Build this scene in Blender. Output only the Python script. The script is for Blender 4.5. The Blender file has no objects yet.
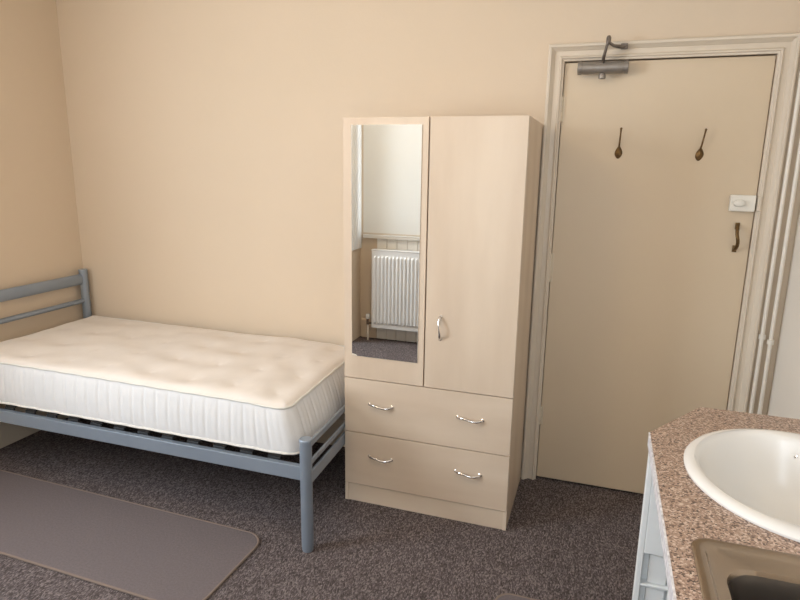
import bpy, bmesh, math, random
from mathutils import Vector, Matrix
random.seed(4)
S = bpy.context.scene
COL = S.collection
PI = math.pi

# ------------------------------------------------------------------ camera
cam_d = bpy.data.cameras.new('camera'); cam = bpy.data.objects.new('camera', cam_d); COL.objects.link(cam)
R_ = Vector((0.94756771, 0.31923514, 0.01429547)); U_ = Vector((-0.08272481, 0.20184544, 0.97591753)); F_ = Vector((-0.3086617, 0.92593053, -0.21767089))
m = Matrix(((R_.x, U_.x, -F_.x, 1.09175), (R_.y, U_.y, -F_.y, -2.99548), (R_.z, U_.z, -F_.z, 1.60645), (0, 0, 0, 1)))
cam.matrix_world = m
cam_d.sensor_fit = 'HORIZONTAL'; cam_d.sensor_width = 36; cam_d.lens = 603.374 * 36 / 800; cam_d.clip_start = 0.02
S.camera = cam

# ------------------------------------------------------------------ world, lights, exposure
w = bpy.data.worlds.new('overcast_sky'); S.world = w; w.use_nodes = True
w.node_tree.nodes['Background'].inputs[0].default_value = (0.80, 0.90, 1.0, 1)
w.node_tree.nodes['Background'].inputs[1].default_value = 1.6

def area(name, loc, target, sx, sy, power, col):
    l = bpy.data.lights.new(name, 'AREA'); l.shape = 'RECTANGLE'; l.size = sx; l.size_y = sy; l.energy = power; l.color = col
    o = bpy.data.objects.new(name, l); COL.objects.link(o); o.location = loc
    o.rotation_euler = (Vector(target) - Vector(loc)).to_track_quat('-Z', 'Y').to_euler()
    return o
area('daylight_left_window', (-2.27, -2.50, 1.75), (0.4, -1.2, 0.6), 0.80, 1.45, 68, (0.77, 0.88, 1.0))
area('daylight_bay_window', (-0.25, -3.42, 1.65), (-0.25, 0, 1.3), 1.3, 1.3, 10, (0.84, 0.92, 1.0))
area('added_fill_bay_right', (0.91, -3.42, 1.65), (0.6, 0, 1.0), 0.55, 1.25, 15, (0.80, 0.90, 1.0))  # added fill to lift the door and worktop side, source unseen
lp = bpy.data.lights.new('ceiling_bulb', 'POINT'); lp.energy = 17; lp.color = (1.0, 0.76, 0.50); lp.shadow_soft_size = 0.14
lo = bpy.data.objects.new('ceiling_bulb', lp); COL.objects.link(lo); lo.location = (-0.25, -1.95, 2.45)

S.view_settings.view_transform = 'Standard'; S.view_settings.look = 'None'; S.view_settings.gamma = 1
S.view_settings.use_curve_mapping = False; S.view_settings.exposure = 0.36

# ------------------------------------------------------------------ materials
def lin(c):
    return tuple((v / 255 / 12.92) if v / 255 <= 0.04045 else ((v / 255 + 0.055) / 1.055) ** 2.4 for v in c) + (1,)

def mat(name, col, rough=0.6, metal=0.0, var=None, vscale=5.0, stretch=(1, 1, 1), bump=0.0, bscale=60.0, detail=4, spec=None, coat=0.0, bstretch=None):
    """col / var: linear rgb; noise mixes between them; a second noise bumps the surface."""
    M = bpy.data.materials.new(name); M.use_nodes = True
    nt = M.node_tree; b = nt.nodes['Principled BSDF']
    b.inputs['Base Color'].default_value = tuple(col[:3]) + (1,)
    b.inputs['Roughness'].default_value = rough; b.inputs['Metallic'].default_value = metal
    if spec is not None: b.inputs['Specular IOR Level'].default_value = spec
    if coat: b.inputs['Coat Weight'].default_value = coat; b.inputs['Coat Roughness'].default_value = 0.08
    tc = nt.nodes.new('ShaderNodeTexCoord'); mp = nt.nodes.new('ShaderNodeMapping'); mp.inputs['Scale'].default_value = stretch
    nt.links.new(tc.outputs['Object'], mp.inputs[0])
    if var is not None:
        n = nt.nodes.new('ShaderNodeTexNoise'); n.inputs['Scale'].default_value = vscale; n.inputs['Detail'].default_value = detail
        r = nt.nodes.new('ShaderNodeValToRGB'); r.color_ramp.elements[0].position = 0.32; r.color_ramp.elements[1].position = 0.68
        r.color_ramp.elements[0].color = tuple(col[:3]) + (1,); r.color_ramp.elements[1].color = tuple(var[:3]) + (1,)
        nt.links.new(mp.outputs[0], n.inputs['Vector']); nt.links.new(n.outputs['Fac'], r.inputs[0]); nt.links.new(r.outputs[0], b.inputs['Base Color'])
    if bump:
        n2 = nt.nodes.new('ShaderNodeTexNoise'); n2.inputs['Scale'].default_value = bscale; n2.inputs['Detail'].default_value = 3
        mp2 = nt.nodes.new('ShaderNodeMapping'); mp2.inputs['Scale'].default_value = bstretch or stretch
        nt.links.new(tc.outputs['Object'], mp2.inputs[0]); nt.links.new(mp2.outputs[0], n2.inputs['Vector'])
        bp = nt.nodes.new('ShaderNodeBump'); bp.inputs['Strength'].default_value = bump; bp.inputs['Distance'].default_value = 0.004
        nt.links.new(n2.outputs['Fac'], bp.inputs['Height']); nt.links.new(bp.outputs[0], b.inputs['Normal'])
    return M

M = {}
M['wall'] = mat('peach_cream_wall_paint', (0.665, 0.545, 0.41), 0.75, var=(0.685, 0.56, 0.425), vscale=1.3, bump=0.12, bscale=90)
M['wall_white'] = mat('off_white_wall_paint', (0.82, 0.765, 0.685), 0.7, var=(0.85, 0.795, 0.715), vscale=1.2, bump=0.12, bscale=90)
M['ceiling'] = mat('white_ceiling_paint', (0.86, 0.83, 0.78), 0.8, bump=0.1)
M['trim'] = mat('cream_gloss_paint', (0.68, 0.59, 0.475), 0.38, var=(0.66, 0.565, 0.45), vscale=3, bump=0.05, bscale=40)
M['door'] = mat('aged_cream_door_paint', (0.66, 0.535, 0.385), 0.45, var=(0.64, 0.515, 0.365), vscale=1.6, bump=0.08, bscale=25)
M['gap_shade'] = mat('painted_gap_shade', (0.03, 0.02, 0.015), 0.9)  # shade of the door gaps put into a near-black colour
M['maple'] = mat('pale_maple_laminate', (0.72, 0.595, 0.465), 0.42, var=(0.60, 0.47, 0.35), vscale=2.2, stretch=(2.2, 2.2, 0.35), bump=0.02, bscale=120, detail=6)
M['maple_h'] = mat('pale_maple_laminate_across', (0.72, 0.595, 0.465), 0.42, var=(0.61, 0.48, 0.36), vscale=2.2, stretch=(0.45, 2.2, 2.4), bump=0.02, bscale=120, detail=6)
M['maple_edge'] = mat('maple_edging', (0.55, 0.40, 0.26), 0.5, var=(0.5, 0.36, 0.23), vscale=20)
M['mirror'] = mat('mirror_glass', (0.93, 0.94, 0.93), 0.0, 1.0)
M['mirror_edge'] = mat('mirror_edge', (0.75, 0.78, 0.76), 0.15, 0.6)
M['chrome'] = mat('chrome', (0.80, 0.78, 0.76), 0.13, 1.0)
M['steel_paint'] = mat('silver_grey_painted_steel', (0.28, 0.325, 0.385), 0.38, 0.35, var=(0.265, 0.31, 0.37), vscale=6, bump=0.03, bscale=200)
M['slat'] = mat('dark_slat_board', (0.03, 0.025, 0.025), 0.6, var=(0.045, 0.037, 0.033), vscale=12)
M['black_plastic'] = mat('black_plastic', (0.015, 0.015, 0.015), 0.5)
M['mat_top'] = mat('cream_damask_ticking', (0.73, 0.665, 0.60), 0.85, var=(0.77, 0.705, 0.64), vscale=9, bump=0.25, bscale=300)
M['mat_side'] = mat('white_mattress_border', (0.71, 0.70, 0.69), 0.85, var=(0.74, 0.73, 0.72), vscale=14, bump=0.25, bscale=320, bstretch=(1, 1, .25))
M['piping'] = mat('cream_piping', (0.72, 0.69, 0.63), 0.8)
M['rug'] = mat('taupe_rug_pile', (0.135, 0.110, 0.109), 0.95, var=(0.165, 0.135, 0.134), vscale=120, bump=0.5, bscale=400)
M['rug_edge'] = mat('brown_rug_binding', (0.21, 0.155, 0.125), 0.9)
M['white_unit'] = mat('white_unit_paint', (0.84, 0.85, 0.84), 0.35, var=(0.82, 0.83, 0.82), vscale=6)
M['lam_edge'] = mat('chipped_worktop_edging', (0.50, 0.47, 0.49), 0.5, var=(0.85, 0.83, 0.84), vscale=70, bump=0.4, bscale=90)
M['ceramic'] = mat('white_glazed_ceramic', (0.79, 0.765, 0.725), 0.27)
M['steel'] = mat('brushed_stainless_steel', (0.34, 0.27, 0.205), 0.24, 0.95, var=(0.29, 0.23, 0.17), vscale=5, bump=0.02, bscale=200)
M['steel_dark'] = mat('dark_stainless_bowl', (0.10, 0.085, 0.075), 0.35, 0.8, var=(0.14, 0.12, 0.10), vscale=7)  # bowl steel, darker than the rim and tray
M['closer'] = mat('aluminium_closer', (0.30, 0.27, 0.24), 0.42, 0.55, var=(0.26, 0.23, 0.20), vscale=30)
M['closer_arm'] = mat('worn_closer_arm', (0.14, 0.115, 0.095), 0.4, 0.6, var=(0.22, 0.19, 0.165), vscale=60)
M['brass'] = mat('tarnished_brass', (0.20, 0.12, 0.045), 0.4, 0.7, var=(0.11, 0.065, 0.03), vscale=60, bump=0.3, bscale=120)
M['lock'] = mat('white_painted_lock', (0.78, 0.74, 0.66), 0.35)
M['hinge'] = mat('painted_hinge', (0.68, 0.58, 0.44), 0.45)
M['pipe'] = mat('white_painted_pipe', (0.78, 0.72, 0.63), 0.35)
M['boarding'] = mat('white_board_paint', (0.88, 0.85, 0.79), 0.5, var=(0.86, 0.825, 0.76), vscale=3)
M['radiator'] = mat('white_radiator_enamel', (0.82, 0.82, 0.81), 0.3)
M['blind'] = mat('white_blind_fabric', (0.84, 0.82, 0.78), 0.8, bump=0.1, bscale=300)
M['valve'] = mat('valve_brass', (0.25, 0.2, 0.15), 0.4, 0.8)

def translucent(Mt, fac, col):
    nt = Mt.node_tree; b = nt.nodes['Principled BSDF']; out = nt.nodes['Material Output']
    t = nt.nodes.new('ShaderNodeBsdfTranslucent'); t.inputs[0].default_value = col + (1,)
    mx = nt.nodes.new('ShaderNodeMixShader'); mx.inputs[0].default_value = fac
    nt.links.new(b.outputs[0], mx.inputs[1]); nt.links.new(t.outputs[0], mx.inputs[2]); nt.links.new(mx.outputs[0], out.inputs[0])
translucent(M['blind'], 0.28, (0.85, 0.84, 0.80))

g = bpy.data.materials.new('window_glass'); g.use_nodes = True; nt = g.node_tree
tr = nt.nodes.new('ShaderNodeBsdfTransparent'); gl = nt.nodes.new('ShaderNodeBsdfGlossy'); gl.inputs['Roughness'].default_value = 0.02
mx = nt.nodes.new('ShaderNodeMixShader'); mx.inputs[0].default_value = 0.06
nt.links.new(tr.outputs[0], mx.inputs[1]); nt.links.new(gl.outputs[0], mx.inputs[2]); nt.links.new(mx.outputs[0], nt.nodes['Material Output'].inputs[0])
M['glass'] = g

def carpet_mat():
    Mt = bpy.data.materials.new('brown_grey_ribbed_carpet'); Mt.use_nodes = True; nt = Mt.node_tree; b = nt.nodes['Principled BSDF']
    b.inputs['Roughness'].default_value = 0.95; b.inputs['Specular IOR Level'].default_value = 0.15
    tc = nt.nodes.new('ShaderNodeTexCoord')
    # loops: elongated voronoi cells, rows along y
    mp = nt.nodes.new('ShaderNodeMapping'); mp.inputs['Scale'].default_value = (240, 105, 1); mp.inputs['Rotation'].default_value = (0, 0, 0.12)
    v = nt.nodes.new('ShaderNodeTexVoronoi'); v.feature = 'F1'; v.inputs['Scale'].default_value = 1.0; v.inputs['Randomness'].default_value = 0.75
    nt.links.new(tc.outputs['Object'], mp.inputs[0]); nt.links.new(mp.outputs[0], v.inputs['Vector'])
    ramp = nt.nodes.new('ShaderNodeValToRGB'); e = ramp.color_ramp.elements
    e[0].position = 0.0; e[0].color = (0.060, 0.047, 0.045, 1)
    e[1].position = 1.0; e[1].color = (0.235, 0.194, 0.188, 1)
    k = ramp.color_ramp.elements.new(0.5); k.color = (0.112, 0.090, 0.087, 1)
    sep = nt.nodes.new('ShaderNodeSeparateColor'); nt.links.new(v.outputs['Color'], sep.inputs[0]); nt.links.new(sep.outputs[0], ramp.inputs[0])
    n = nt.nodes.new('ShaderNodeTexNoise'); n.inputs['Scale'].default_value = 3.0; nt.links.new(tc.outputs['Object'], n.inputs['Vector'])
    mr = nt.nodes.new('ShaderNodeMapRange'); mr.inputs[3].default_value = 0.85; mr.inputs[4].default_value = 1.12; nt.links.new(n.outputs['Fac'], mr.inputs[0])
    mul = nt.nodes.new('ShaderNodeVectorMath'); mul.operation = 'SCALE'; nt.links.new(ramp.outputs[0], mul.inputs[0]); nt.links.new(mr.outputs[0], mul.inputs['Scale'])
    nt.links.new(mul.outputs[0], b.inputs['Base Color'])
    bp = nt.nodes.new('ShaderNodeBump'); bp.invert = True; bp.inputs['Strength'].default_value = 0.8; bp.inputs['Distance'].default_value = 0.004
    nt.links.new(v.outputs['Distance'], bp.inputs['Height']); nt.links.new(bp.outputs[0], b.inputs['Normal'])
    return Mt
M['carpet'] = carpet_mat()

def granite_mat():
    Mt = bpy.data.materials.new('speckled_pink_brown_laminate'); Mt.use_nodes = True; nt = Mt.node_tree; b = nt.nodes['Principled BSDF']
    b.inputs['Roughness'].default_value = 0.33
    tc = nt.nodes.new('ShaderNodeTexCoord')
    v = nt.nodes.new('ShaderNodeTexVoronoi'); v.inputs['Scale'].default_value = 260; nt.links.new(tc.outputs['Object'], v.inputs['Vector'])
    sep = nt.nodes.new('ShaderNodeSeparateColor'); nt.links.new(v.outputs['Color'], sep.inputs[0])
    ramp = nt.nodes.new('ShaderNodeValToRGB'); ramp.color_ramp.interpolation = 'CONSTANT'; cr = ramp.color_ramp
    cols = [(0.0, (0.09, 0.055, 0.042)), (0.12, (0.24, 0.155, 0.115)), (0.34, (0.37, 0.25, 0.185)), (0.62, (0.47, 0.335, 0.26)), (0.84, (0.62, 0.49, 0.40))]
    cr.elements[0].position = 0; cr.elements[0].color = cols[0][1] + (1,); cr.elements[1].position = cols[1][0]; cr.elements[1].color = cols[1][1] + (1,)
    for p_, c_ in cols[2:]:
        q = cr.elements.new(p_); q.color = c_ + (1,)
    nt.links.new(sep.outputs[0], ramp.inputs[0]); nt.links.new(ramp.outputs[0], b.inputs['Base Color'])
    return Mt
M['granite'] = granite_mat()

# ------------------------------------------------------------------ helpers
def link(name, bm, material, parent=None, smooth=False, origin=None):
    bmesh.ops.recalc_face_normals(bm, faces=bm.faces[:])
    if origin is not None: bmesh.ops.translate(bm, verts=bm.verts[:], vec=-Vector(origin))
    me = bpy.data.meshes.new(name); bm.to_mesh(me); bm.free()
    mats = material if isinstance(material, (list, tuple)) else [material]
    for q in mats: me.materials.append(M[q])
    if smooth:
        for p_ in me.polygons: p_.use_smooth = True
        try: me.set_sharp_from_angle(angle=math.radians(38))
        except Exception: pass
    o = bpy.data.objects.new(name, me); COL.objects.link(o)
    if origin is not None: o.location = origin
    if parent is not None:
        o.parent = parent
        if origin is None: o.location = -Vector(parent.get('org', (0, 0, 0)))   # meshes are modelled in room coordinates
        else: o.location = Vector(origin) - Vector(parent.get('org', (0, 0, 0)))
    return o

def NB(): return bmesh.new()

def box(bm, x0, x1, y0, y1, z0, z1, bev=0.0, seg=2):
    t = bmesh.new(); bmesh.ops.create_cube(t, size=1)
    for v in t.verts:
        v.co = Vector(((x0 + x1) / 2 + v.co.x * (x1 - x0), (y0 + y1) / 2 + v.co.y * (y1 - y0), (z0 + z1) / 2 + v.co.z * (z1 - z0)))
    if bev: bmesh.ops.bevel(t, geom=t.edges[:], offset=bev, segments=seg, profile=0.5, affect='EDGES')
    me = bpy.data.meshes.new('tmp'); t.to_mesh(me); t.free(); bm.from_mesh(me); bpy.data.meshes.remove(me)
    return bm

def tube(bm, pts, rad, seg=16, flat=1.0, up=(0, 0, 1), caps=True):
    """swept round (or oval: flat<1) tube through pts; rad float or list"""
    pts = [Vector(p) for p in pts]; n = len(pts)
    rads = rad if isinstance(rad, (list, tuple)) else [rad] * n
    rings = []
    upv = Vector(up)
    for i, p in enumerate(pts):
        t = (pts[min(i + 1, n - 1)] - pts[max(i - 1, 0)]).normalized()
        a = t.cross(upv)
        if a.length < 1e-4: a = t.cross(Vector((1, 0, 0)))
        a.normalize(); b = a.cross(t).normalized()
        rings.append([bm.verts.new(p + a * math.cos(2 * PI * k / seg) * rads[i] * flat + b * math.sin(2 * PI * k / seg) * rads[i]) for k in range(seg)])
    for i in range(n - 1):
        for k in range(seg):
            bm.faces.new((rings[i][k], rings[i][(k + 1) % seg], rings[i + 1][(k + 1) % seg], rings[i + 1][k]))
    if caps: bm.faces.new(rings[0][::-1]); bm.faces.new(rings[-1])
    return bm

def lathe(bm, prof, centre, seg=32, sx=1.0, sy=1.0, axis='z'):
    """prof: list of (r, h); sx/sy stretch to an ellipse"""
    rings = []
    c = Vector(centre)
    for r, h in prof:
        ring = []
        for k in range(seg):
            a = 2 * PI * k / seg; x = math.cos(a) * r * sx; y = math.sin(a) * r * sy
            d = Vector((x, y, h)) if axis == 'z' else (Vector((x, -h, y)) if axis == 'y' else Vector((h, x, y)))
            ring.append(bm.verts.new(c + d))
        rings.append(ring)
    for i in range(len(rings) - 1):
        for k in range(seg):
            bm.faces.new((rings[i][k], rings[i][(k + 1) % seg], rings[i + 1][(k + 1) % seg], rings[i + 1][k]))
    bm.faces.new(rings[0][::-1]); bm.faces.new(rings[-1])
    return bm

def thing(name, label, cat, org=(0, 0, 0), group=None):
    o = bpy.data.objects.new(name, None); COL.objects.link(o); o.empty_display_size = 0.1
    o.location = org; o['org'] = tuple(float(q) for q in org); o['label'] = label; o['category'] = cat
    if group: o['group'] = group
    return o
def tag(o, label, cat, group=None):
    o['label'] = label; o['category'] = cat
    if group: o['group'] = group
    return o
def struct(name, bm, m_, smooth=False):
    o = link(name, bm, m_, None, smooth); o['kind'] = 'structure'; return o
def struct_root(name, org=(0, 0, 0)):
    o = bpy.data.objects.new(name, None); COL.objects.link(o); o.location = org; o['org'] = tuple(float(q) for q in org); o['kind'] = 'structure'; return o

# ------------------------------------------------------------------ room
XL, XR, YB, YF, YBAY, XB, HC = -2.0676, 1.8766, 0.0, -3.02, -3.25, -1.03, 2.75
DL, DR, DT = 0.8674, 1.7103, 2.0747          # door leaf edges
T = 0.2

struct('floor', box(NB(), XL - T, XR + T, YBAY - T, YB + T, -0.05, 0), 'carpet')
struct('ceiling', box(NB(), XL - T, XR + T, YBAY - T, YB + T, HC, HC + 0.1), 'ceiling')

b = NB()
box(b, XL - T, DL - 0.003, YB, YB + T, 0, HC); box(b, DR + 0.003, XR + T, YB, YB + T, 0, HC); box(b, DL - 0.003, DR + 0.003, YB, YB + T, DT + 0.003, HC)
struct('wall_back', b, 'wall')

WY0, WY1, WZ0, WZ1 = -2.95, -2.05, 0.95, 2.50      # left wall window
b = NB()
box(b, XL - T, XL, WY1, YB, 0, HC); box(b, XL - T, XL, YF, WY0, 0, HC); box(b, XL - T, XL, WY0, WY1, 0, WZ0); box(b, XL - T, XL, WY0, WY1, WZ1, HC)
struct('wall_left', b, 'wall')
struct('wall_right', box(NB(), XR, XR + T, YBAY, YB, 0, HC), 'wall_white')

FX0, FX1, FZ0, FZ1 = -0.95, 0.46, 0.99, 2.35       # bay window
b = NB()
box(b, XL - T, XB - 0.06, YF - T, YF, 0, HC)
box(b, XB - 0.06, FX0, YBAY - T, YBAY, 0, HC); box(b, FX1, 0.62, YBAY - T, YBAY, 0, HC); box(b, 1.20, XR + T, YBAY - T, YBAY, 0, HC)
box(b, 0.62, 1.20, YBAY - T, YBAY, 0, FZ0); box(b, 0.62, 1.20, YBAY - T, YBAY, FZ1, HC)
box(b, FX0, FX1, YBAY - T, YBAY, 0, FZ0); box(b, FX0, FX1, YBAY - T, YBAY, FZ1, HC)
box(b, XB - 0.06, XB, YBAY, YF, 0, HC)
struct('wall_front', b, 'wall')

def window(name, x0, x1, y0, y1, z0, z1, axis):
    r = struct_root(name, ((x0 + x1) / 2, (y0 + y1) / 2, z0))
    b = NB(); t = 0.05
    zm = (z0 + z1) / 2
    if axis == 'x':
        for ya, yb in ((y0, y0 + t), (y1 - t, y1)): box(b, x0, x1, ya, yb, z0, z1, 0.004)
        for za, zb in ((z0, z0 + t), (z1 - t, z1), (zm - .02, zm + .02)): box(b, x0, x1, y0 + t, y1 - t, za, zb, 0.004)
        link('window_frame', b, 'trim', r)
        link('pane', box(NB(), (x0 + x1) / 2 - .003, (x0 + x1) / 2 + .003, y0 + t, y1 - t, z0 + t, z1 - t), 'glass', r)
    else:
        for xa, xb in ((x0, x0 + t), (x1 - t, x1)): box(b, xa, xb, y0, y1, z0, z1, 0.004)
        for za, zb in ((z0, z0 + t), (z1 - t, z1), (zm - .02, zm + .02)): box(b, x0 + t, x1 - t, y0, y1, za, zb, 0.004)
        link('window_frame', b, 'trim', r)
        link('pane', box(NB(), x0 + t, x1 - t, (y0 + y1) / 2 - .003, (y0 + y1) / 2 + .003, z0 + t, z1 - t), 'glass', r)
    return r
window('window_1', XL - 0.14, XL - 0.09, WY0, WY1, WZ0, WZ1, 'x')
w2 = window('window_2', FX0, FX1, YBAY - 0.13, YBAY - 0.08, FZ0, FZ1, 'y')
link('window_sill', box(NB(), -0.985, 0.50, YBAY - 0.02, YBAY + 0.055, 0.955, 0.987, 0.006), 'boarding', w2)
window('window_added', 0.62, 1.20, YBAY - 0.13, YBAY - 0.08, FZ0, FZ1, 'y')  # unseen window, added so the fill lamp can shine in

# tongue and groove panelling below the bay sill
b = NB()
x = -0.86
while x < 0.45:
    box(b, x, x + 0.094, YBAY, YBAY + 0.016, 0.0, 0.955, 0.005, 2); x += 0.098
struct('trim_3', b, 'boarding')

# white boarding lining the side of the bay above sill height
b = NB()
for k in range(4): box(b, XB, XB + 0.014, YBAY + 0.004 + k * 0.056, YBAY + 0.057 + k * 0.056, 0.855, 2.55, 0.003)
struct('trim_2', b, 'radiator')
# skirting boards
def skirt(name, x0, x1, y0, y1, m_='trim', z=0.20):
    b = NB(); box(b, x0, x1, y0, y1, 0, z - 0.03, 0.002); 
    sx = 0.004 if x1 - x0 < 0.05 else 0; sy = 0.004 if y1 - y0 < 0.05 else 0
    if sx: box(b, *( (x0, x1 - sx) if x0 <= XL + .01 or x0 == XB else (x0 + sx, x1)), y0, y1, z - 0.03, z, 0.003)
    else: box(b, x0, x1, *((y0 + sy, y1) if y1 > -0.5 else (y0, y1 - sy)), z - 0.03, z, 0.003)
    struct(name, b, m_)
skirt('baseboard_back', XL + 0.016, 0.792, -0.016, 0)
skirt('baseboard_left', XL, XL + 0.015, YF, 0)
skirt('baseboard_front', XL + 0.016, XB - 0.06, YF, YF + 0.015)
skirt('baseboard_bay', XB + 0.016, -0.862, YBAY, YBAY + 0.016, 'wall')
skirt('baseboard_right', XR - 0.015, XR, -1.04, 0)

# ------------------------------------------------------------------ door, architrave
d = struct_root('door_1', ((DL + DR) / 2, 0.02, 0.012))
link('door_leaf', box(NB(), DL, DR, 0.006, 0.046, 0.012, DT - 0.003, 0.002), 'door', d)
link('dark_shade_sheet', box(NB(), DL - .003, DR + .003, 0.10, 0.11, 0, DT + .003), 'gap_shade', d)  # near-black sheet standing in for the darkness behind the door
for z0, z1 in ((1.815, 1.925), (1.06, 1.20), (0.31, 0.41)):
    b = NB(); n = 5; h = (z1 - z0) / n
    for k in range(n): tube(b, [(DL - 0.002, -0.001, z0 + k * h + .001), (DL - 0.002, -0.001, z0 + (k + 1) * h - .001)], 0.0065, 12)
    box(b, DL + .002, DL + .012, 0.003, 0.0065, z0, z1)
    link('hinge', b, 'hinge', d, True)
# rim lock, its keeper on the frame belongs to the trim
b = NB(); box(b, 1.607, 1.706, -0.024, 0.006, 1.432, 1.503, 0.005, 3)
lk = link('rim_lock', b, 'lock', d, False)
b = NB(); lathe(b, [(0.012, 0), (0.022, 0.002), (0.020, 0.014), (0.012, 0.018)], (1.642, -0.024, 1.468), 24, 1.1, 0.72, 'y')
link('lock_knob', b, 'lock', lk, True).location = -Vector(d['org']) * 0
# brass pull handle
b = NB(); box(b, 1.643, 1.661, 0.000, 0.006, 1.352, 1.382, 0.0015); box(b, 1.643, 1.661, 0.000, 0.006, 1.252, 1.282, 0.0015)
pts = []
for k in range(17):
    t = k / 16; pts.append((1.652 + 0.004 * math.sin(t * 2 * PI), -0.002 - 0.034 * math.sin(t * PI) ** 0.6, 1.262 + t * 0.11))
tube(b, pts, 0.0075, 10, 0.7, up=(1, 0, 0))
link('door_handle', b, 'brass', d, True)

# architrave: moulded profile (outward distance u, projection h) swept up, over and down with mitres
prof = [(0.002, -0.0), (0.002, 0.010), (0.010, 0.013), (0.013, 0.020), (0.018, 0.022), (0.022, 0.018), (0.024, 0.013), (0.044, 0.013), (0.047, 0.017),
        (0.051, 0.024), (0.056, 0.027), (0.060, 0.034), (0.068, 0.036), (0.073, 0.033), (0.075, 0.026), (0.075, 0.0)]
b = NB()
rows = []
for u, h in prof:
    y = -h
    rows.append([b.verts.new(q) for q in ((DL - u, y, 0), (DL - u, y, DT + u), (DR + u, y, DT + u), (DR + u, y, 0))])
for i in range(len(rows)):
    j = (i + 1) % len(rows)
    for k in range(3): b.faces.new((rows[i][k], rows[i][k + 1], rows[j][k + 1], rows[j][k]))
b.faces.new([r[0] for r in rows]); b.faces.new([r[3] for r in rows][::-1])
tr1 = struct('trim_1', b, 'trim', True)
kp = link('lock_keeper', box(NB(), 1.7125, 1.727, -0.026, -0.0125, 1.436, 1.499, 0.003, 3), 'trim', None)
kp.parent = tr1

# ------------------------------------------------------------------ door closer
dc = thing('door_closer', 'grey metal cylinder door closer screwed to the top of the cream door', 'door closer', (1.033, -0.035, 2.013))
b = NB(); box(b, 0.938, 1.128, -0.008, 0.0055, 2.022, 2.064, 0.003)
prof_c = [(0.020, -0.092), (0.025, -0.090), (0.0265, -0.080), (0.0265, 0.080), (0.025, 0.090), (0.020, 0.092)]
lathe(b, prof_c, (1.033, -0.036, 2.041), 28, axis='x'); link('cylinder_body', b, 'closer', dc, True)
for s in (-1, 1):
    b = NB(); lathe(b, [(0.019, -0.010), (0.0285, -0.008), (0.0285, 0.008), (0.018, 0.010)], (1.033 + s * 0.097, -0.036, 2.041), 28, axis='x')
    link('end_cap', b, 'closer', dc, True)
b = NB(); lathe(b, [(0.010, -0.020), (0.015, -0.018), (0.016, -0.006), (0.012, 0.004)], (1.033, -0.040, 2.012), 20); link('adjuster_knob', b, 'closer', dc, True)
b = NB(); tube(b, [(1.033, -0.044, 2.062), (1.033, -0.062, 2.078), (1.040, -0.082, 2.105), (1.048, -0.088, 2.140)], [0.016, 0.016, 0.014, 0.013], 10, 0.45, up=(0, 1, 0))
lathe(b, [(0.004, -0.012), (0.010, -0.010), (0.010, 0.012), (0.006, 0.020)], (1.049, -0.088, 2.142), 16)
link('main_arm', b, 'closer_arm', dc, True)
b = NB(); tube(b, [(1.049, -0.088, 2.136), (1.072, -0.076, 2.122), (1.100, -0.056, 2.120), (1.122, -0.040, 2.124)], [0.010, 0.011, 0.013, 0.009], 10, 0.6, up=(0, 1, 0))
link('link_arm', b, 'closer_arm', dc, True)
link('arm_bracket', box(NB(), 1.100, 1.130, -0.0485, -0.0365, 2.112, 2.136, 0.003), 'closer_arm', dc)

# ------------------------------------------------------------------ coat hooks
def leaf(b, cx, cz, w_, h_, y, tilt):
    n = 9; top = []; 
    grid = []
    for i in range(n):
        t = i / (n - 1); z = (t - 0.5) * h_; hw = w_ / 2 * math.sin(PI * min(1, t * 0.93 + 0.04)) ** 0.8 * (1.25 - 0.45 * t)
        row = []
        for j in range(7):
            s = j / 6 * 2 - 1
            x_ = s * hw; yy = y - 0.007 * (1 - s * s) * math.sin(PI * t) - (0.0015 if j == 3 else 0)
            row.append(b.verts.new((cx + x_ + z * tilt, yy, cz + z)))
        grid.append(row)
    back = [[b.verts.new((v.co.x, y + 0.002, v.co.z)) for v in r] for r in grid]
    for i in range(n - 1):
        for j in range(6):
            b.faces.new((grid[i][j], grid[i][j + 1], grid[i + 1][j + 1], grid[i + 1][j])); b.faces.new((back[i][j], back[i + 1][j], back[i + 1][j + 1], back[i][j + 1]))
        b.faces.new((grid[i][0], grid[i + 1][0], back[i + 1][0], back[i][0])); b.faces.new((grid[i][6], back[i][6], back[i + 1][6], grid[i + 1][6]))
    for i in (0, n - 1):
        for j in range(6): b.faces.new((grid[i][j], back[i][j], back[i][j + 1], grid[i][j + 1]))
def hook(x, z, tilt, label):
    h = thing('coat_hook', label, 'coat hook', (x, 0.004, z), 'brass leaf coat hooks on the door')
    b = NB(); leaf(b, x, z + 0.027, 0.032, 0.056, 0.004, tilt); link('leaf_plate', b, 'brass', h, True)
    b = NB(); tube(b, [(x, 0.000, z + 0.045), (x + .02 * tilt, -0.012, z + 0.062), (x + .05 * tilt, -0.018, z + 0.085), (x + .08 * tilt, -0.022, z + 0.110), (x + .10 * tilt, -0.027, z + 0.128)], [0.0048, 0.0038, 0.0034, 0.0034, 0.0042], 10)
    lathe(b, [(0.002, -0.004), (0.0052, -0.002), (0.0052, 0.003), (0.002, 0.005)], (x + .10 * tilt, -0.027, z + 0.129), 12)
    link('hook_stem', b, 'brass', h, True)
hook(1.131, 1.652, 0.02, 'brown brass leaf coat hook on the cream door, left one below the door closer')
hook(1.467, 1.646, 0.10, 'brown brass leaf coat hook on the cream door, right one above the white lock')

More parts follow.
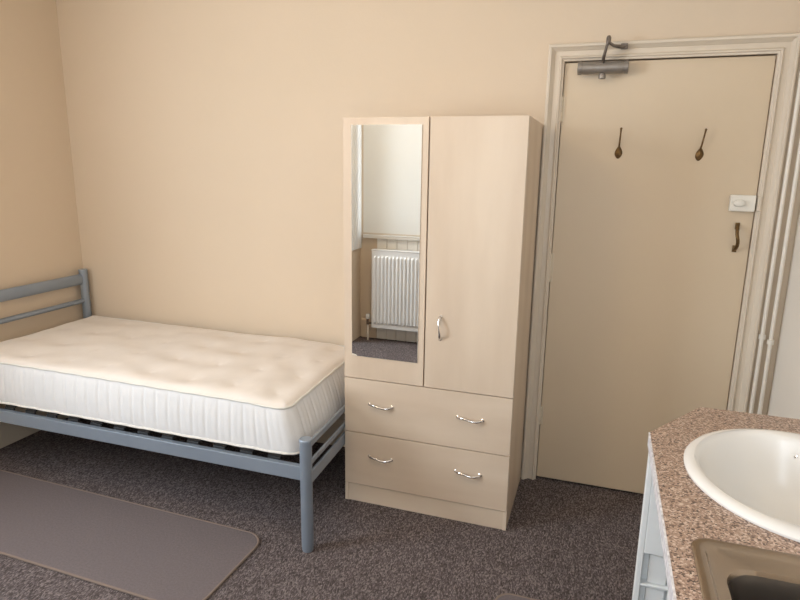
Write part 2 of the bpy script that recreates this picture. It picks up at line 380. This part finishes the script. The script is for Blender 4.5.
# ------------------------------------------------------------------ pipes beside the door
for px, zc, lab in ((1.803, 0.885, 'thin white painted heating pipe running up right beside the door frame'),
                    (1.8385, 0.865, 'thin white painted heating pipe nearest the right wall')):
    t = thing('water_pipe', lab, 'pipe', (px, -0.030, 0), 'vertical pipes beside the door')
    link('pipe_run', tube(NB(), [(px, -0.030, 0.0), (px, -0.030, HC)], 0.0085, 14), 'pipe', t, True)
    b = NB(); lathe(b, [(0.009, -0.012), (0.014, -0.010), (0.014, 0.010), (0.009, 0.012)], (px, -0.030, zc), 16)
    box(b, px - 0.004, px + 0.004, -0.024, 0.0, zc - .006, zc + .006); link('pipe_clip', b, 'pipe', t, True)

# ------------------------------------------------------------------ wardrobe
WW, WD, WH = 0.788, 0.529, 1.803
wr = thing('wardrobe', 'pale maple wardrobe with a mirrored left door and two drawers below', 'wardrobe', (WW / 2, -WD / 2, 0))
yb = -0.024; yc = -WD + 0.018
for x0 in (0.0, WW - 0.016):
    b = NB(); w_ = 0.016
    loop_ = [(yb, 0), (-WD + .003, 0), (-WD + .003, 0.0915), (yc + .001, 0.0925), (yc + .001, WH - .001), (yb, WH - .001)]
    a_ = [b.verts.new((x0, y_, z_)) for y_, z_ in loop_]; c_ = [b.verts.new((x0 + w_, y_, z_)) for y_, z_ in loop_]
    for k in range(6): b.faces.new((a_[k], a_[(k + 1) % 6], c_[(k + 1) % 6], c_[k]))
    b.faces.new(a_); b.faces.new(c_[::-1]); link('side_panel', b, 'maple', wr)
link('top_panel', box(NB(), 0.016, WW - 0.016, yc + 0.001, yb, WH - 0.018, WH - 0.002, 0.001), 'maple_h', wr)
link('back_panel', box(NB(), 0.016, WW - 0.016, yb - 0.004, yb - 0.001, 0.06, WH - 0.018), 'maple', wr)
link('plinth', box(NB(), 0.016, WW - 0.016, -WD + 0.006, -WD + 0.022, 0, 0.0905, 0.001), 'maple_h', wr)
link('base_panel', box(NB(), 0.016, WW - 0.016, yc + 0.018, yb - 0.004, 0.090, 0.106), 'maple_h', wr)
link('shelf', box(NB(), 0.016, WW - 0.016, yc + 0.004, yb - 0.004, 0.628, 0.644), 'maple_h', wr)
GX = 0.3865
dl = link('door', box(NB(), 0.001, GX - 0.003, -WD, yc, 0.6375, WH, 0.0012), ['maple'], wr); dl['label'] = 'left door with a long mirror'
dr = link('door', box(NB(), GX + 0.003, WW - 0.001, -WD, yc, 0.6375, WH, 0.0012), ['maple'], wr)
mg = link('mirror', box(NB(), 0.040, 0.3565, -WD - 0.004, -WD - 0.0003, 0.746, 1.773, 0.0008), 'mirror', None); mg.parent = dl; 
def bow_handle(name, a, c, out, parent, sag=0.0):
    """bow handle from a to c standing `out` off the front (towards -y)"""
    a = Vector(a); c = Vector(c); b = NB(); pts = []; rd = []
    n = 22
    for k in range(n + 1):
        t = k / n; p = a.lerp(c, t); e = math.sin(PI * t)
        p.y -= out * e ** 0.55 if 0 < t < 1 else 0
        if sag: p.x += sag * math.sin(2 * PI * t)
        else: p.z += 0.004 * math.sin(2 * PI * t)
        pts.append(p); rd.append(0.0034 + 0.0030 * abs(math.cos(PI * t)) ** 1.5 + 0.0008 * e)
    tube(b, pts, rd, 12)
    for q in (a, c): lathe(b, [(0.0085, 0), (0.0085, 0.002), (0.006, 0.004)], q, 16, axis='y')
    o = link(name, b, 'chrome', None, True); o.parent = parent; o['label'] = 'chrome bow handle'
    return o
bow_handle('handle', (0.456, -WD, 0.868), (0.456, -WD, 0.968), 0.026, dr, 0.003)
for z0, z1, zh in ((0.3665, 0.6335, 0.516), (0.0955, 0.3625, 0.252)):
    dw = link('drawer', box(NB(), 0.001, WW - 0.001, -WD, yc, z0, z1, 0.0012), 'maple_h', wr)
    bow_handle('handle', (0.128, -WD, zh), (0.238, -WD, zh), 0.026, dw)
    bow_handle('handle', (0.550, -WD, zh), (0.660, -WD, zh), 0.026, dw)
link('divider', box(NB(), GX - 0.008, GX + 0.008, yc + 0.003, yb - 0.004, 0.644, WH - 0.018), 'maple_edge', wr)

# ------------------------------------------------------------------ bed frame
bx0, bx1, by0, by1 = -2.020, 0.012, -0.951, -0.047
bxf = -0.031                                     # the foot end stands a little askew, clear of the wardrobe
bed = thing('bed_frame', 'silver grey tubular steel single bed frame against the peach wall', 'bed', ((bx0 + bx1) / 2, (by0 + by1) / 2, 0))
def post(x, y, h):
    b = NB(); lathe(b, [(0.0225, 0.0), (0.0235, 0.004), (0.0255, 0.02), (0.0255, h - 0.012), (0.0270, h - 0.011), (0.0270, h - 0.004), (0.024, h)], (x, y, 0), 28)
    return link('post', b, 'steel_paint', bed, True)
post(bx1, by0, 0.512); post(bxf, by1, 0.512); post(bx0, by0, 0.934); post(bx0, by1, 0.934)
def foot_rail(z0, z1, hw):
    b = box(NB(), -hw, hw, by0 + .02, by1 - .02, z0, z1, min(0.004, hw * .6))
    for v in b.verts: v.co.x += bx1 + (bxf - bx1) * (v.co.y - by0) / (by1 - by0)
    link('footboard_rail', b, 'steel_paint', bed)
link('headboard_rail', tube(NB(), [(bx0, by0, 0.873), (bx0, by1, 0.873)], 0.034, 18, 0.45), 'steel_paint', bed, True)
link('headboard_rail', tube(NB(), [(bx0, by0, 0.733), (bx0, by1, 0.733)], 0.015, 14), 'steel_paint', bed, True)
link('headboard_rail', box(NB(), bx0 - .013, bx0 + .013, by0 + .02, by1 - .02, 0.325, 0.385, 0.003), 'steel_paint', bed)
foot_rail(0.455, 0.484, 0.006)
foot_rail(0.374, 0.396, 0.006)
foot_rail(0.288, 0.344, 0.006)
for y in (by0 + 0.006, by1 - 0.002):
    link('side_rail', box(NB(), bx0 + .022, (bx1 if y < -0.5 else bxf) - .022, y - .012, y + .014, 0.322, 0.384, 0.0025), 'steel_paint', bed)
n = 14
for i in range(n):
    x = bx0 + 0.10 + i * (bx1 - bx0 - 0.26) / (n - 1)
    b = NB(); k = 10
    # sprung slat, bowed up a little
    rows = []
    for j in range(k + 1):
        t = j / k; y = by0 + 0.024 + t * (by1 - by0 - 0.048); zz = 0.396 + 0.008 * math.sin(PI * t)
        rows.append([b.verts.new((x + sx, y, zz + dz)) for sx, dz in ((-.031, 0), (.031, 0), (.031, .009), (-.031, .009))])
    for j in range(k):
        for q in range(4): b.faces.new((rows[j][q], rows[j][(q + 1) % 4], rows[j + 1][(q + 1) % 4], rows[j + 1][q]))
    b.faces.new(rows[0]); b.faces.new(rows[-1])
    sl = link('slat', b, 'slat', bed)
    for y in (by0 + 0.014, by1 - 0.010):
        hd = link('slat_holder', box(NB(), x - .031, x + .031, y + .002, y + .012, 0.384, 0.398, 0.003), 'black_plastic', None); hd.parent = sl

# ------------------------------------------------------------------ mattress
mx0, mx1, my0, my1 = -1.985, -0.022, -0.945, -0.028
cxm, cym = (mx0 + mx1) / 2, (my0 + my1) / 2; ha, hb = (mx1 - mx0) / 2, (my1 - my0) / 2
def loop(a, b_, r, nl=400, ns=180, nc=10):
    """rounded rectangle, counter-clockwise, constant number of points"""
    r = max(r, 0.0006); pts = []
    def side(p, q, n_): 
        for k in range(n_): pts.append((p[0] + (q[0] - p[0]) * k / n_, p[1] + (q[1] - p[1]) * k / n_))
    def corner(cx, cy, a0):
        for k in range(nc): 
            an = a0 + PI / 2 * k / nc; pts.append((cx + r * math.cos(an), cy + r * math.sin(an)))
    side((-a + r, -b_), (a - r, -b_), nl); corner(a - r, -b_ + r, -PI / 2)
    side((a, -b_ + r), (a, b_ - r), ns); corner(a - r, b_ - r, 0)
    side((a - r, b_), (-a + r, b_), nl); corner(-a + r, b_ - r, PI / 2)
    side((-a, b_ - r), (-a, -b_ + r), ns); corner(-a + r, -b_ + r, PI)
    return pts
tufts = []
for i in range(8):
    for j in range(4):
        tx = -ha + 0.13 + i * (2 * ha - 0.26) / 7 + random.uniform(-.012, .012); ty = -hb + 0.13 + j * (2 * hb - 0.26) / 3 + random.uniform(-.01, .01)
        tufts.append((tx + (0.0 if j % 2 == 0 else 0.0), ty))
def leanf(x):
    k = min(1.0, max(0.0, (x - (ha - 0.35)) / 0.35)); return 0.042 * k * k * (3 - 2 * k)
def ztop(x, y):
    d = min(ha - abs(x), hb - abs(y)); z = 0.626 - leanf(x) * 0.25 + 0.020 * (1 - math.exp(-max(d - 0.017, 0) / 0.018))
    for tx, ty in tufts:
        r2 = (x - tx) ** 2 + (y - ty) ** 2
        if r2 < 0.05: z -= 0.0075 * math.exp(-r2 / (2 * 0.040 ** 2)) + 0.003 * math.exp(-r2 / (2 * 0.010 ** 2))
    # pulled folds between tufts and soft unevenness
    z += 0.0045 * math.sin(x * 8.0 + 1.5 * math.sin(y * 7)) * math.sin(y * 8.0 + 0.7) + 0.003 * math.sin(x * 23 + 3 * math.sin(y * 5)) * math.exp(-((x - .75) / .35) ** 2) + 0.0022 * math.sin(y * 31 + 2 * math.sin(x * 6)) * math.exp(-((x + .1) / 1.2) ** 2)
    return z
zb = 0.418
mt = thing('mattress', 'cream tufted single mattress lying on the grey steel bed frame', 'mattress', (cxm, cym, zb))
b = NB(); RC = 0.072
# side border with vertical stitched channels
NV = 14; rings = []
base = loop(ha, hb, RC)
per = [0.0]
for k in range(1, len(base)): per.append(per[-1] + math.dist(base[k], base[k - 1]))
pitch = 0.0652
def normal(i):
    p, q = base[i - 1], base[(i + 1) % len(base)]; t = Vector((q[0] - p[0], q[1] - p[1])).normalized(); return (t.y, -t.x)
for v in range(NV + 1):
    t = v / NV; ring = []
    for i, (px_, py_) in enumerate(base):
        nx, ny = normal(i)
        ph = (per[i] / pitch) % 1.0; ph = min(ph, 1 - ph); ch = (1 - math.exp(-(ph / 0.10) ** 2)) * (0.75 + 0.25 * math.sin(PI * min(1, ph * 2)))
        prof_ = math.sin(PI * t) ** 0.45 if 0 < t < 1 else 0
        dd = 0.0042 * ch * prof_ + 0.004 * prof_ - 0.012 * t * t - 0.006
        lean = leanf(px_) * t; z = zb + t * 0.208 - leanf(px_) * 0.25 * t
        ring.append(b.verts.new((cxm + px_ + nx * dd - lean, cym + py_ + ny * dd, z + 0.003 * math.sin(per[i] * 3.1) * t)))
    rings.append(ring)
NN = len(base)
for v in range(NV):
    for i in range(NN): b.faces.new((rings[v][i], rings[v][(i + 1) % NN], rings[v + 1][(i + 1) % NN], rings[v + 1][i]))
b.faces.new(rings[0][::-1])
side_top = [tuple(v.co) for v in rings[-1]]; side_bot = [tuple(v.co) for v in rings[0]]
border_o = link('border', b, 'mat_side', mt, True)
# quilted top
b = NB(); rings = [[b.verts.new(c_) for c_ in side_top]]
offs = [0.020, 0.025, 0.032, 0.040] + [0.05 + 0.0125 * k for k in range(int((hb - 0.055) / 0.0125))] + [hb - 0.0012]
for dd in offs:
    lp_ = loop(ha - dd, hb - dd, RC - dd * 0.8 if RC - dd * .8 > 0.001 else 0.0005)
    ring = []
    for px_, py_ in lp_:
        wgt = min(1, dd / 0.04)
        X = px_ - leanf(px_ + dd * 0.0) * 1.05; ring.append(b.verts.new((cxm + X, cym + py_ * (1 - 0.018 * (1 - min(1, dd / .1))), ztop(px_, py_))))
    rings.append(ring)
for v in range(len(rings) - 1):
    for i in range(NN): b.faces.new((rings[v][i], rings[v][(i + 1) % NN], rings[v + 1][(i + 1) % NN], rings[v + 1][i]))
bmesh.ops.remove_doubles(b, verts=b.verts[:], dist=0.0004)
bmesh.ops.holes_fill(b, edges=[e_ for e_ in b.edges if e_.is_boundary and abs(e_.verts[0].co.y - cym) < 0.01], sides=0)
top_o = link('quilted_top', b, 'mat_top', mt, True)
def skew(o):
    for v in o.data.vertices:
        k = max(0.0, (v.co.x + 1.0)) / 0.98; v.co.x -= 0.046 * k * (v.co.y - my0)
def piping(src, dz, out):
    bm_ = NB(); seg = 8; pts = [Vector(q) for q in src]; rr = []
    n_ = len(pts)
    for i in range(0, n_, 4):
        p = pts[i]; t = (pts[(i + 4) % n_] - pts[i - 4]).normalized(); nrm = Vector((t.y, -t.x, 0)).normalized()
        c_ = p + nrm * out + Vector((0, 0, dz + 0.001 * math.sin(i * 0.21)))
        rr.append([bm_.verts.new(c_ + nrm * 0.0052 * math.cos(2 * PI * k / seg) + Vector((0, 0, 0.0052 * math.sin(2 * PI * k / seg)))) for k in range(seg)])
    for i in range(len(rr)):
        j = (i + 1) % len(rr)
        for k in range(seg): bm_.faces.new((rr[i][k], rr[i][(k + 1) % seg], rr[j][(k + 1) % seg], rr[j][k]))
    o_ = link('piping', bm_, 'piping', mt, True); skew(o_)
skew(border_o); skew(top_o); piping(side_top, 0.0, 0.003); piping(side_bot, 0.004, 0.003)

# ------------------------------------------------------------------ rugs
def rug(name, x0, x1, y0, y1, rot, label, r=0.055):
    root = thing(name, label, 'rug', ((x0 + x1) / 2, (y0 + y1) / 2, 0), 'taupe floor mats')
    cx, cy = (x0 + x1) / 2, (y0 + y1) / 2; a, b_ = (x1 - x0) / 2, (y1 - y0) / 2
    def P(q): c_, s_ = math.cos(rot), math.sin(rot); return (cx + q[0] * c_ - q[1] * s_, cy + q[0] * s_ + q[1] * c_)
    lp_ = [P(q) for q in loop(a - .004, b_ - .004, r, 60, 20, 10)]
    bm_ = NB(); bot = [bm_.verts.new((x_, y_, 0.0012)) for x_, y_ in lp_]; top = [bm_.verts.new((x_, y_, 0.0085)) for x_, y_ in lp_]
    for i in range(len(lp_)): j = (i + 1) % len(lp_); bm_.faces.new((bot[i], bot[j], top[j], top[i]))
    bm_.faces.new(top); bm_.faces.new(bot[::-1]); link('pile', bm_, 'rug', root)
    lp_ = [P(q) for q in loop(a, b_, r, 60, 20, 10)]; bm_ = NB(); rr = []; n_ = len(lp_)
    for i in range(n_):
        p = Vector(lp_[i] + (0.0052,)); t = (Vector(lp_[(i + 1) % n_]) - Vector(lp_[i - 1])).normalized(); nv = Vector((t.y, -t.x, 0))
        rr.append([bm_.verts.new(p + nv * 0.0055 * math.cos(2 * PI * k / 8) + Vector((0, 0, 0.0050 * math.sin(2 * PI * k / 8)))) for k in range(8)])
    for i in range(n_):
        j = (i + 1) % n_
        for k in range(8): bm_.faces.new((rr[i][k], rr[i][(k + 1) % 8], rr[j][(k + 1) % 8], rr[j][k]))
    link('binding', bm_, 'rug_edge', root, True)
rug('floor_mat', -2.02, -0.204, -1.410, -0.918, -0.022, 'long taupe floor mat with rounded corners lying beside the bed', 0.085)
rug('floor_mat', 0.825, 1.24, -2.30, -0.945, 0.0, 'taupe floor mat in front of the worktop, only its corner showing')

# ------------------------------------------------------------------ worktop with basin and sink
CX0, CY0, CY1 = 1.257, -1.0627, -2.93
def fill_slab(name, outer, holes, z0, z1, mats, parent=None, side_mat=1):
    b = NB(); edges = []
    for lp_ in [outer] + holes:
        vs = [b.verts.new((x_, y_, z1)) for x_, y_ in lp_]
        for i in range(len(vs)): edges.append(b.edges.new((vs[i], vs[(i + 1) % len(vs)])))
    bmesh.ops.triangle_fill(b, use_beauty=True, edges=edges)
    top_faces = b.faces[:]
    ret = bmesh.ops.extrude_face_region(b, geom=top_faces)
    for v in [q for q in ret['geom'] if isinstance(q, bmesh.types.BMVert)]: v.co.z = z0
    b.normal_update()
    for f in b.faces: f.material_index = side_mat if abs(f.normal.z) < 0.5 else 0
    return link(name, b, mats, parent)
EX, EY, RX, RY = 1.597, -1.487, 0.268, 0.284
def rrect(x0, x1, y0, y1, r, n_=8):
    out = []
    for cx, cy, a0 in ((x1 - r, y0 + r, -PI / 2), (x1 - r, y1 - r, 0), (x0 + r, y1 - r, PI / 2), (x0 + r, y0 + r, PI)):
        for k in range(n_ + 1): a = a0 + PI / 2 * k / n_; out.append((cx + r * math.cos(a), cy + r * math.sin(a)))
    return out
SX0, SX1, SY0, SY1 = 1.303, 1.800, -2.780, -1.803
outer = [(1.8755, CY0), (1.8755, CY1), (CX0 + .001, CY1), (CX0 + .001, -1.3165), (1.4185, CY0)]
hole1 = [(EX + (RX - .02) * math.cos(a), EY + (RY - .02) * math.sin(a)) for a in [2 * PI * k / 64 for k in range(64)]]
hole2 = rrect(SX0 + .012, SX1 - .012, SY0 + .012, SY1 - .012, 0.03)
wt = fill_slab('worktop', outer, [hole1, hole2], 0.864, 0.900, ['granite', 'lam_edge'])
tag(wt, 'speckled pinkish brown laminate worktop with a cut corner and chipped white edging', 'worktop')

b = NB()
e_ = [(CX0, CY1), (CX0, -1.3170), (CX0 + .0042, -1.3115), (CX0 + .0042, CY1)]
a_ = [b.verts.new((x_, y_, 0.8999)) for x_, y_ in e_]; c_ = [b.verts.new((x_, y_, 0.9008)) for x_, y_ in e_]
for k in range(4): b.faces.new((a_[k], a_[(k + 1) % 4], c_[(k + 1) % 4], c_[k]))
b.faces.new(a_); b.faces.new(c_)
link('edging', b, 'lam_edge', wt)['label'] = 'chipped white edging strip'
# wash basin
bs = thing('wash_basin', 'oval white ceramic wash basin set into the speckled worktop', 'basin', (EX, EY, 0.9))
b = NB(); seg = 72; IX, IY, IRX, IRY = 1.552, -1.478, 0.193, 0.236
ringsP = []
def ell(cx, cy, rx, ry, z): return [b.verts.new((cx + rx * math.cos(2 * PI * k / seg), cy + ry * math.sin(2 * PI * k / seg), z)) for k in range(seg)]
ringsP.append(ell(EX, EY, RX - .022, RY - .022, 0.866)); ringsP.append(ell(EX, EY, RX - .022, RY - .022, 0.9005))
for dr_, z in ((0.0, 0.9005), (0.001, 0.906), (-0.004, 0.912), (-0.012, 0.9155), (-0.022, 0.9165)): ringsP.append(ell(EX, EY, RX + dr_, RY + dr_, z))
for f_, z in ((1.03, 0.9155), (1.0, 0.912), (0.975, 0.902), (0.955, 0.888), (0.93, 0.868), (0.90, 0.845), (0.86, 0.820), (0.81, 0.797), (0.75, 0.777), (0.67, 0.760), (0.58, 0.748), (0.47, 0.739), (0.34, 0.733), (0.2, 0.730), (0.1, 0.729)):
    k_ = 1 - f_; ringsP.append(ell(IX + 0.03 * k_, IY, IRX * f_, IRY * f_, z))
for i in range(len(ringsP) - 1):
    for k in range(seg): b.faces.new((ringsP[i][k], ringsP[i][(k + 1) % seg], ringsP[i + 1][(k + 1) % seg], ringsP[i + 1][k]))
b.faces.new(ringsP[-1])
# underside shell
und = [ell(EX, EY, RX - .030, RY - .030, 0.866)]
for f_, z in ((1.02, 0.84), (0.95, 0.80), (0.85, 0.76), (0.7, 0.735), (0.5, 0.718), (0.15, 0.71)): und.append(ell(IX, IY, IRX * f_ + .01, IRY * f_ + .01, z))
for i in range(len(und) - 1):
    for k in range(seg): b.faces.new((und[i][k], und[i + 1][k], und[i + 1][(k + 1) % seg], und[i][(k + 1) % seg]))
for k in range(seg): b.faces.new((ringsP[0][k], und[0][k], und[0][(k + 1) % seg], ringsP[0][(k + 1) % seg]))
b.faces.new(und[-1])
link('bowl', b, 'ceramic', bs, True)
b = NB(); lathe(b, [(0.022, 0), (0.022, 0.003), (0.012, 0.004), (0.010, 0.002)], (IX + .025, IY, 0.7295), 24); link('plug_hole', b, 'chrome', bs, True)
b = NB(); lathe(b, [(0.013, -0.006), (0.013, 0.001), (0.009, 0.005), (0.003, 0.006)], (1.630, -1.270, 0.868), 20, axis='y'); link('overflow', b, 'chrome', bs, True)
# tap on the wall side of the basin
tp = thing('basin_tap', 'small chrome tap at the back of the white wash basin', 'tap', (1.775, -1.40, 0.916))
b = NB(); lathe(b, [(0.024, 0), (0.024, 0.006), (0.017, 0.012), (0.015, 0.06), (0.019, 0.075), (0.021, 0.095), (0.012, 0.105)], (1.775, -1.40, 0.9165), 24)
link('tap_body', b, 'chrome', tp, True)
b = NB(); tube(b, [(1.775, -1.40, 0.965), (1.74, -1.375, 0.975), (1.70, -1.352, 0.965), (1.676, -1.338, 0.945)], [0.012, 0.011, 0.0105, 0.011], 16); link('spout', b, 'chrome', tp, True)

# stainless steel sink
sk = thing('kitchen_sink', 'inset stainless steel kitchen sink with a dark bowl in the worktop', 'sink', ((SX0 + SX1) / 2, (SY0 + SY1) / 2, 0.9))
b = NB(); rl = []
def rr_ring(ins, r, z, y0=None, x0=None, x1=None, y1=None):
    pts = rrect((x0 if x0 is not None else SX0) + ins, (x1 if x1 is not None else SX1) - ins, (y0 if y0 is not None else SY0) + ins, (y1 if y1 is not None else SY1) - ins, max(r, .004), 8)
    return [b.verts.new((x_, y_, z)) for x_, y_ in pts]
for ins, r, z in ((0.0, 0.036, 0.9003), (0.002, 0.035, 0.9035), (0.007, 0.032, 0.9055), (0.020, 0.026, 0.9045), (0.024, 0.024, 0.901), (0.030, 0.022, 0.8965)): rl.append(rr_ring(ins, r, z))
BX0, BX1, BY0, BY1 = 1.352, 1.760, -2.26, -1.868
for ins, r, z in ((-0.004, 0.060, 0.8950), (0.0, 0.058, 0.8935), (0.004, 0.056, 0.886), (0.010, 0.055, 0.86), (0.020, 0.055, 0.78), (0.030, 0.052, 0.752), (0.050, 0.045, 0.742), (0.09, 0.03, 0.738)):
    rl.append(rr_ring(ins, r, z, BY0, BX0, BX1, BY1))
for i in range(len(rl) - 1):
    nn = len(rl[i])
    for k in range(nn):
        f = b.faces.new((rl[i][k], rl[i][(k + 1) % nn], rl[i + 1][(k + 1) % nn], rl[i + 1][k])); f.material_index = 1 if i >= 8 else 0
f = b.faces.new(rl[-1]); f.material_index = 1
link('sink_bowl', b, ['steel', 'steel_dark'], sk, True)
b = NB(); lathe(b, [(0.040, 0), (0.040, 0.003), (0.030, 0.004), (0.028, 0.001)], ((BX0 + BX1) / 2, (BY0 + BY1) / 2, 0.738), 28); link('drain', b, 'chrome', sk, True)

# white unit carrying the worktop: end panel with small fielded panels, and the sink cupboard
un = thing('base_unit', 'white painted unit under the worktop with small recessed square panels', 'cabinet', (1.57, -1.30, 0))
b = NB(); PY = -1.310; UX = 1.372      # the board is cut away behind the bowl of the basin
box(b, 1.266, 1.281, PY, PY + 0.030, 0.0, 0.862, 0.002)
box(b, 1.281, UX, PY, PY + 0.030, 0.527, 0.862, 0.002)
box(b, UX, 1.870, PY, PY + 0.030, 0.527, 0.690, 0.002)
zz = [0.527, 0.420, 0.313, 0.206]
for k in range(3): box(b, 1.281, 1.870, PY, PY + 0.030, zz[k + 1], zz[k + 1] + 0.007, 0.0015)
box(b, 1.281, 1.870, PY, PY + 0.030, 0.0, 0.206, 0.002)
for k in range(1, 8): box(b, 1.281 + k * .082 - .006, 1.281 + k * .082 + .006, PY, PY + .030, 0.206, 0.527)
link('end_frame', b, 'white_unit', un)
link('backing_board', box(NB(), 1.281, 1.868, PY + 0.030, PY + 0.036, 0.0, 0.690), 'white_unit', un)
for k in range(3):
    for j in range(7):
        x0 = 1.281 + j * .082 + .018; b = NB(); box(b, x0, x0 + .050, PY + 0.010, PY + 0.0299, zz[k + 1] + 0.009, zz[k] - 0.008, 0.0015)
        link('fielded_panel', b, 'white_unit', un)
cb = thing('sink_cupboard', 'white cupboard below the kitchen sink end of the worktop', 'cupboard', (1.57, -2.40, 0))
b = NB(); box(b, 1.30, 1.316, -2.92, -1.80, 0.1, 0.60); box(b, 1.30, 1.870, -1.80, -1.784, 0, 0.735); box(b, 1.30, 1.870, -2.92, -2.904, 0, 0.862); box(b, 1.316, 1.870, -2.904, -1.80, 0.10, 0.116)
link('carcass', b, 'white_unit', cb)
for y0 in (-2.915, -2.350):
    dd_ = link('door', box(NB(), 1.280, 1.298, y0, y0 + 0.560, 0.11, 0.858, 0.002), 'white_unit', cb)

# ------------------------------------------------------------------ bay: radiator, blinds (seen in the wardrobe mirror)
ra = thing('radiator', 'white ribbed panel radiator under the window sill, seen in the wardrobe mirror', 'radiator', (-0.28, -3.15, 0.13))
RX0, RX1, RZ0, RZ1 = -0.872, 0.33, 0.135, 0.855
b = NB(); cols_ = []; x = RX0 + 0.02; pitch = 0.0355
xs = [(RX0, -3.150), (RX0 + .002, -3.128)]
while x + pitch < RX1 - 0.01:
    xs += [(x, -3.128), (x + 0.005, -3.118), (x + 0.018, -3.115), (x + 0.024, -3.118), (x + 0.029, -3.128)]; x += pitch
xs += [(RX1 - .002, -3.128), (RX1, -3.150)]
lo_, hi_ = [], []
zr = [RZ0, RZ0 + 0.035, RZ0 + 0.055, RZ1 - 0.065, RZ1 - 0.045, RZ1]
grid = []
for qi, zq in enumerate(zr):
    fl = qi in (0, 1, 4, 5); grid.append([b.verts.new((x_, (-3.128 if (fl and y_ > -3.149) else y_), zq)) for x_, y_ in xs])
for r_ in range(len(zr) - 1):
    for k in range(len(xs) - 1): b.faces.new((grid[r_][k], grid[r_][k + 1], grid[r_ + 1][k + 1], grid[r_ + 1][k]))
link('front_panel', b, 'radiator', ra)
link('rear_panel', box(NB(), RX0, RX1, -3.205, -3.1505, RZ0, RZ1 - 0.012, 0.004), 'radiator', ra)
b = NB(); box(b, RX0 - .004, RX1 + .004, -3.206, -3.124, RZ1 - 0.001, RZ1 + 0.006, 0.002)
link('top_grille', b, 'radiator', ra)
b = NB(); tube(b, [(RX0, -3.165, 0.165), (RX0 - 0.045, -3.165, 0.165), (RX0 - 0.048, -3.165, 0.15)], 0.010, 12); tube(b, [(RX0 - .048, -3.165, 0.15), (RX0 - .048, -3.165, 0.205)], 0.013, 12)
link('valve', b, 'valve', ra, True)
b = NB(); lathe(b, [(0.018, 0), (0.021, 0.006), (0.021, 0.036), (0.015, 0.044)], (RX0 - .048, -3.165, 0.205), 20); link('valve_cap', b, 'radiator', ra, True)
link('pipe', tube(NB(), [(RX0 - .048, -3.165, 0.0), (RX0 - .048, -3.165, 0.15)], 0.0078, 12), 'pipe', ra, True)

rb = thing('roller_blind', 'white roller blind drawn down over the bay window, seen in the mirror', 'blind', (-0.245, -3.18, 2.42))
link('fabric', box(NB(), -0.975, 0.49, -3.186, -3.184, 0.995, 2.44), 'blind', rb)
link('roller', tube(NB(), [(-0.985, -3.19, 2.45), (0.50, -3.19, 2.45)], 0.022, 18), 'trim', rb, True)
link('bottom_bar', box(NB(), -0.975, 0.49, -3.190, -3.180, 0.990, 1.006, 0.002), 'trim', rb)

# helper property is only for building
for o in bpy.data.objects:
    if 'org' in o.keys(): del o['org']
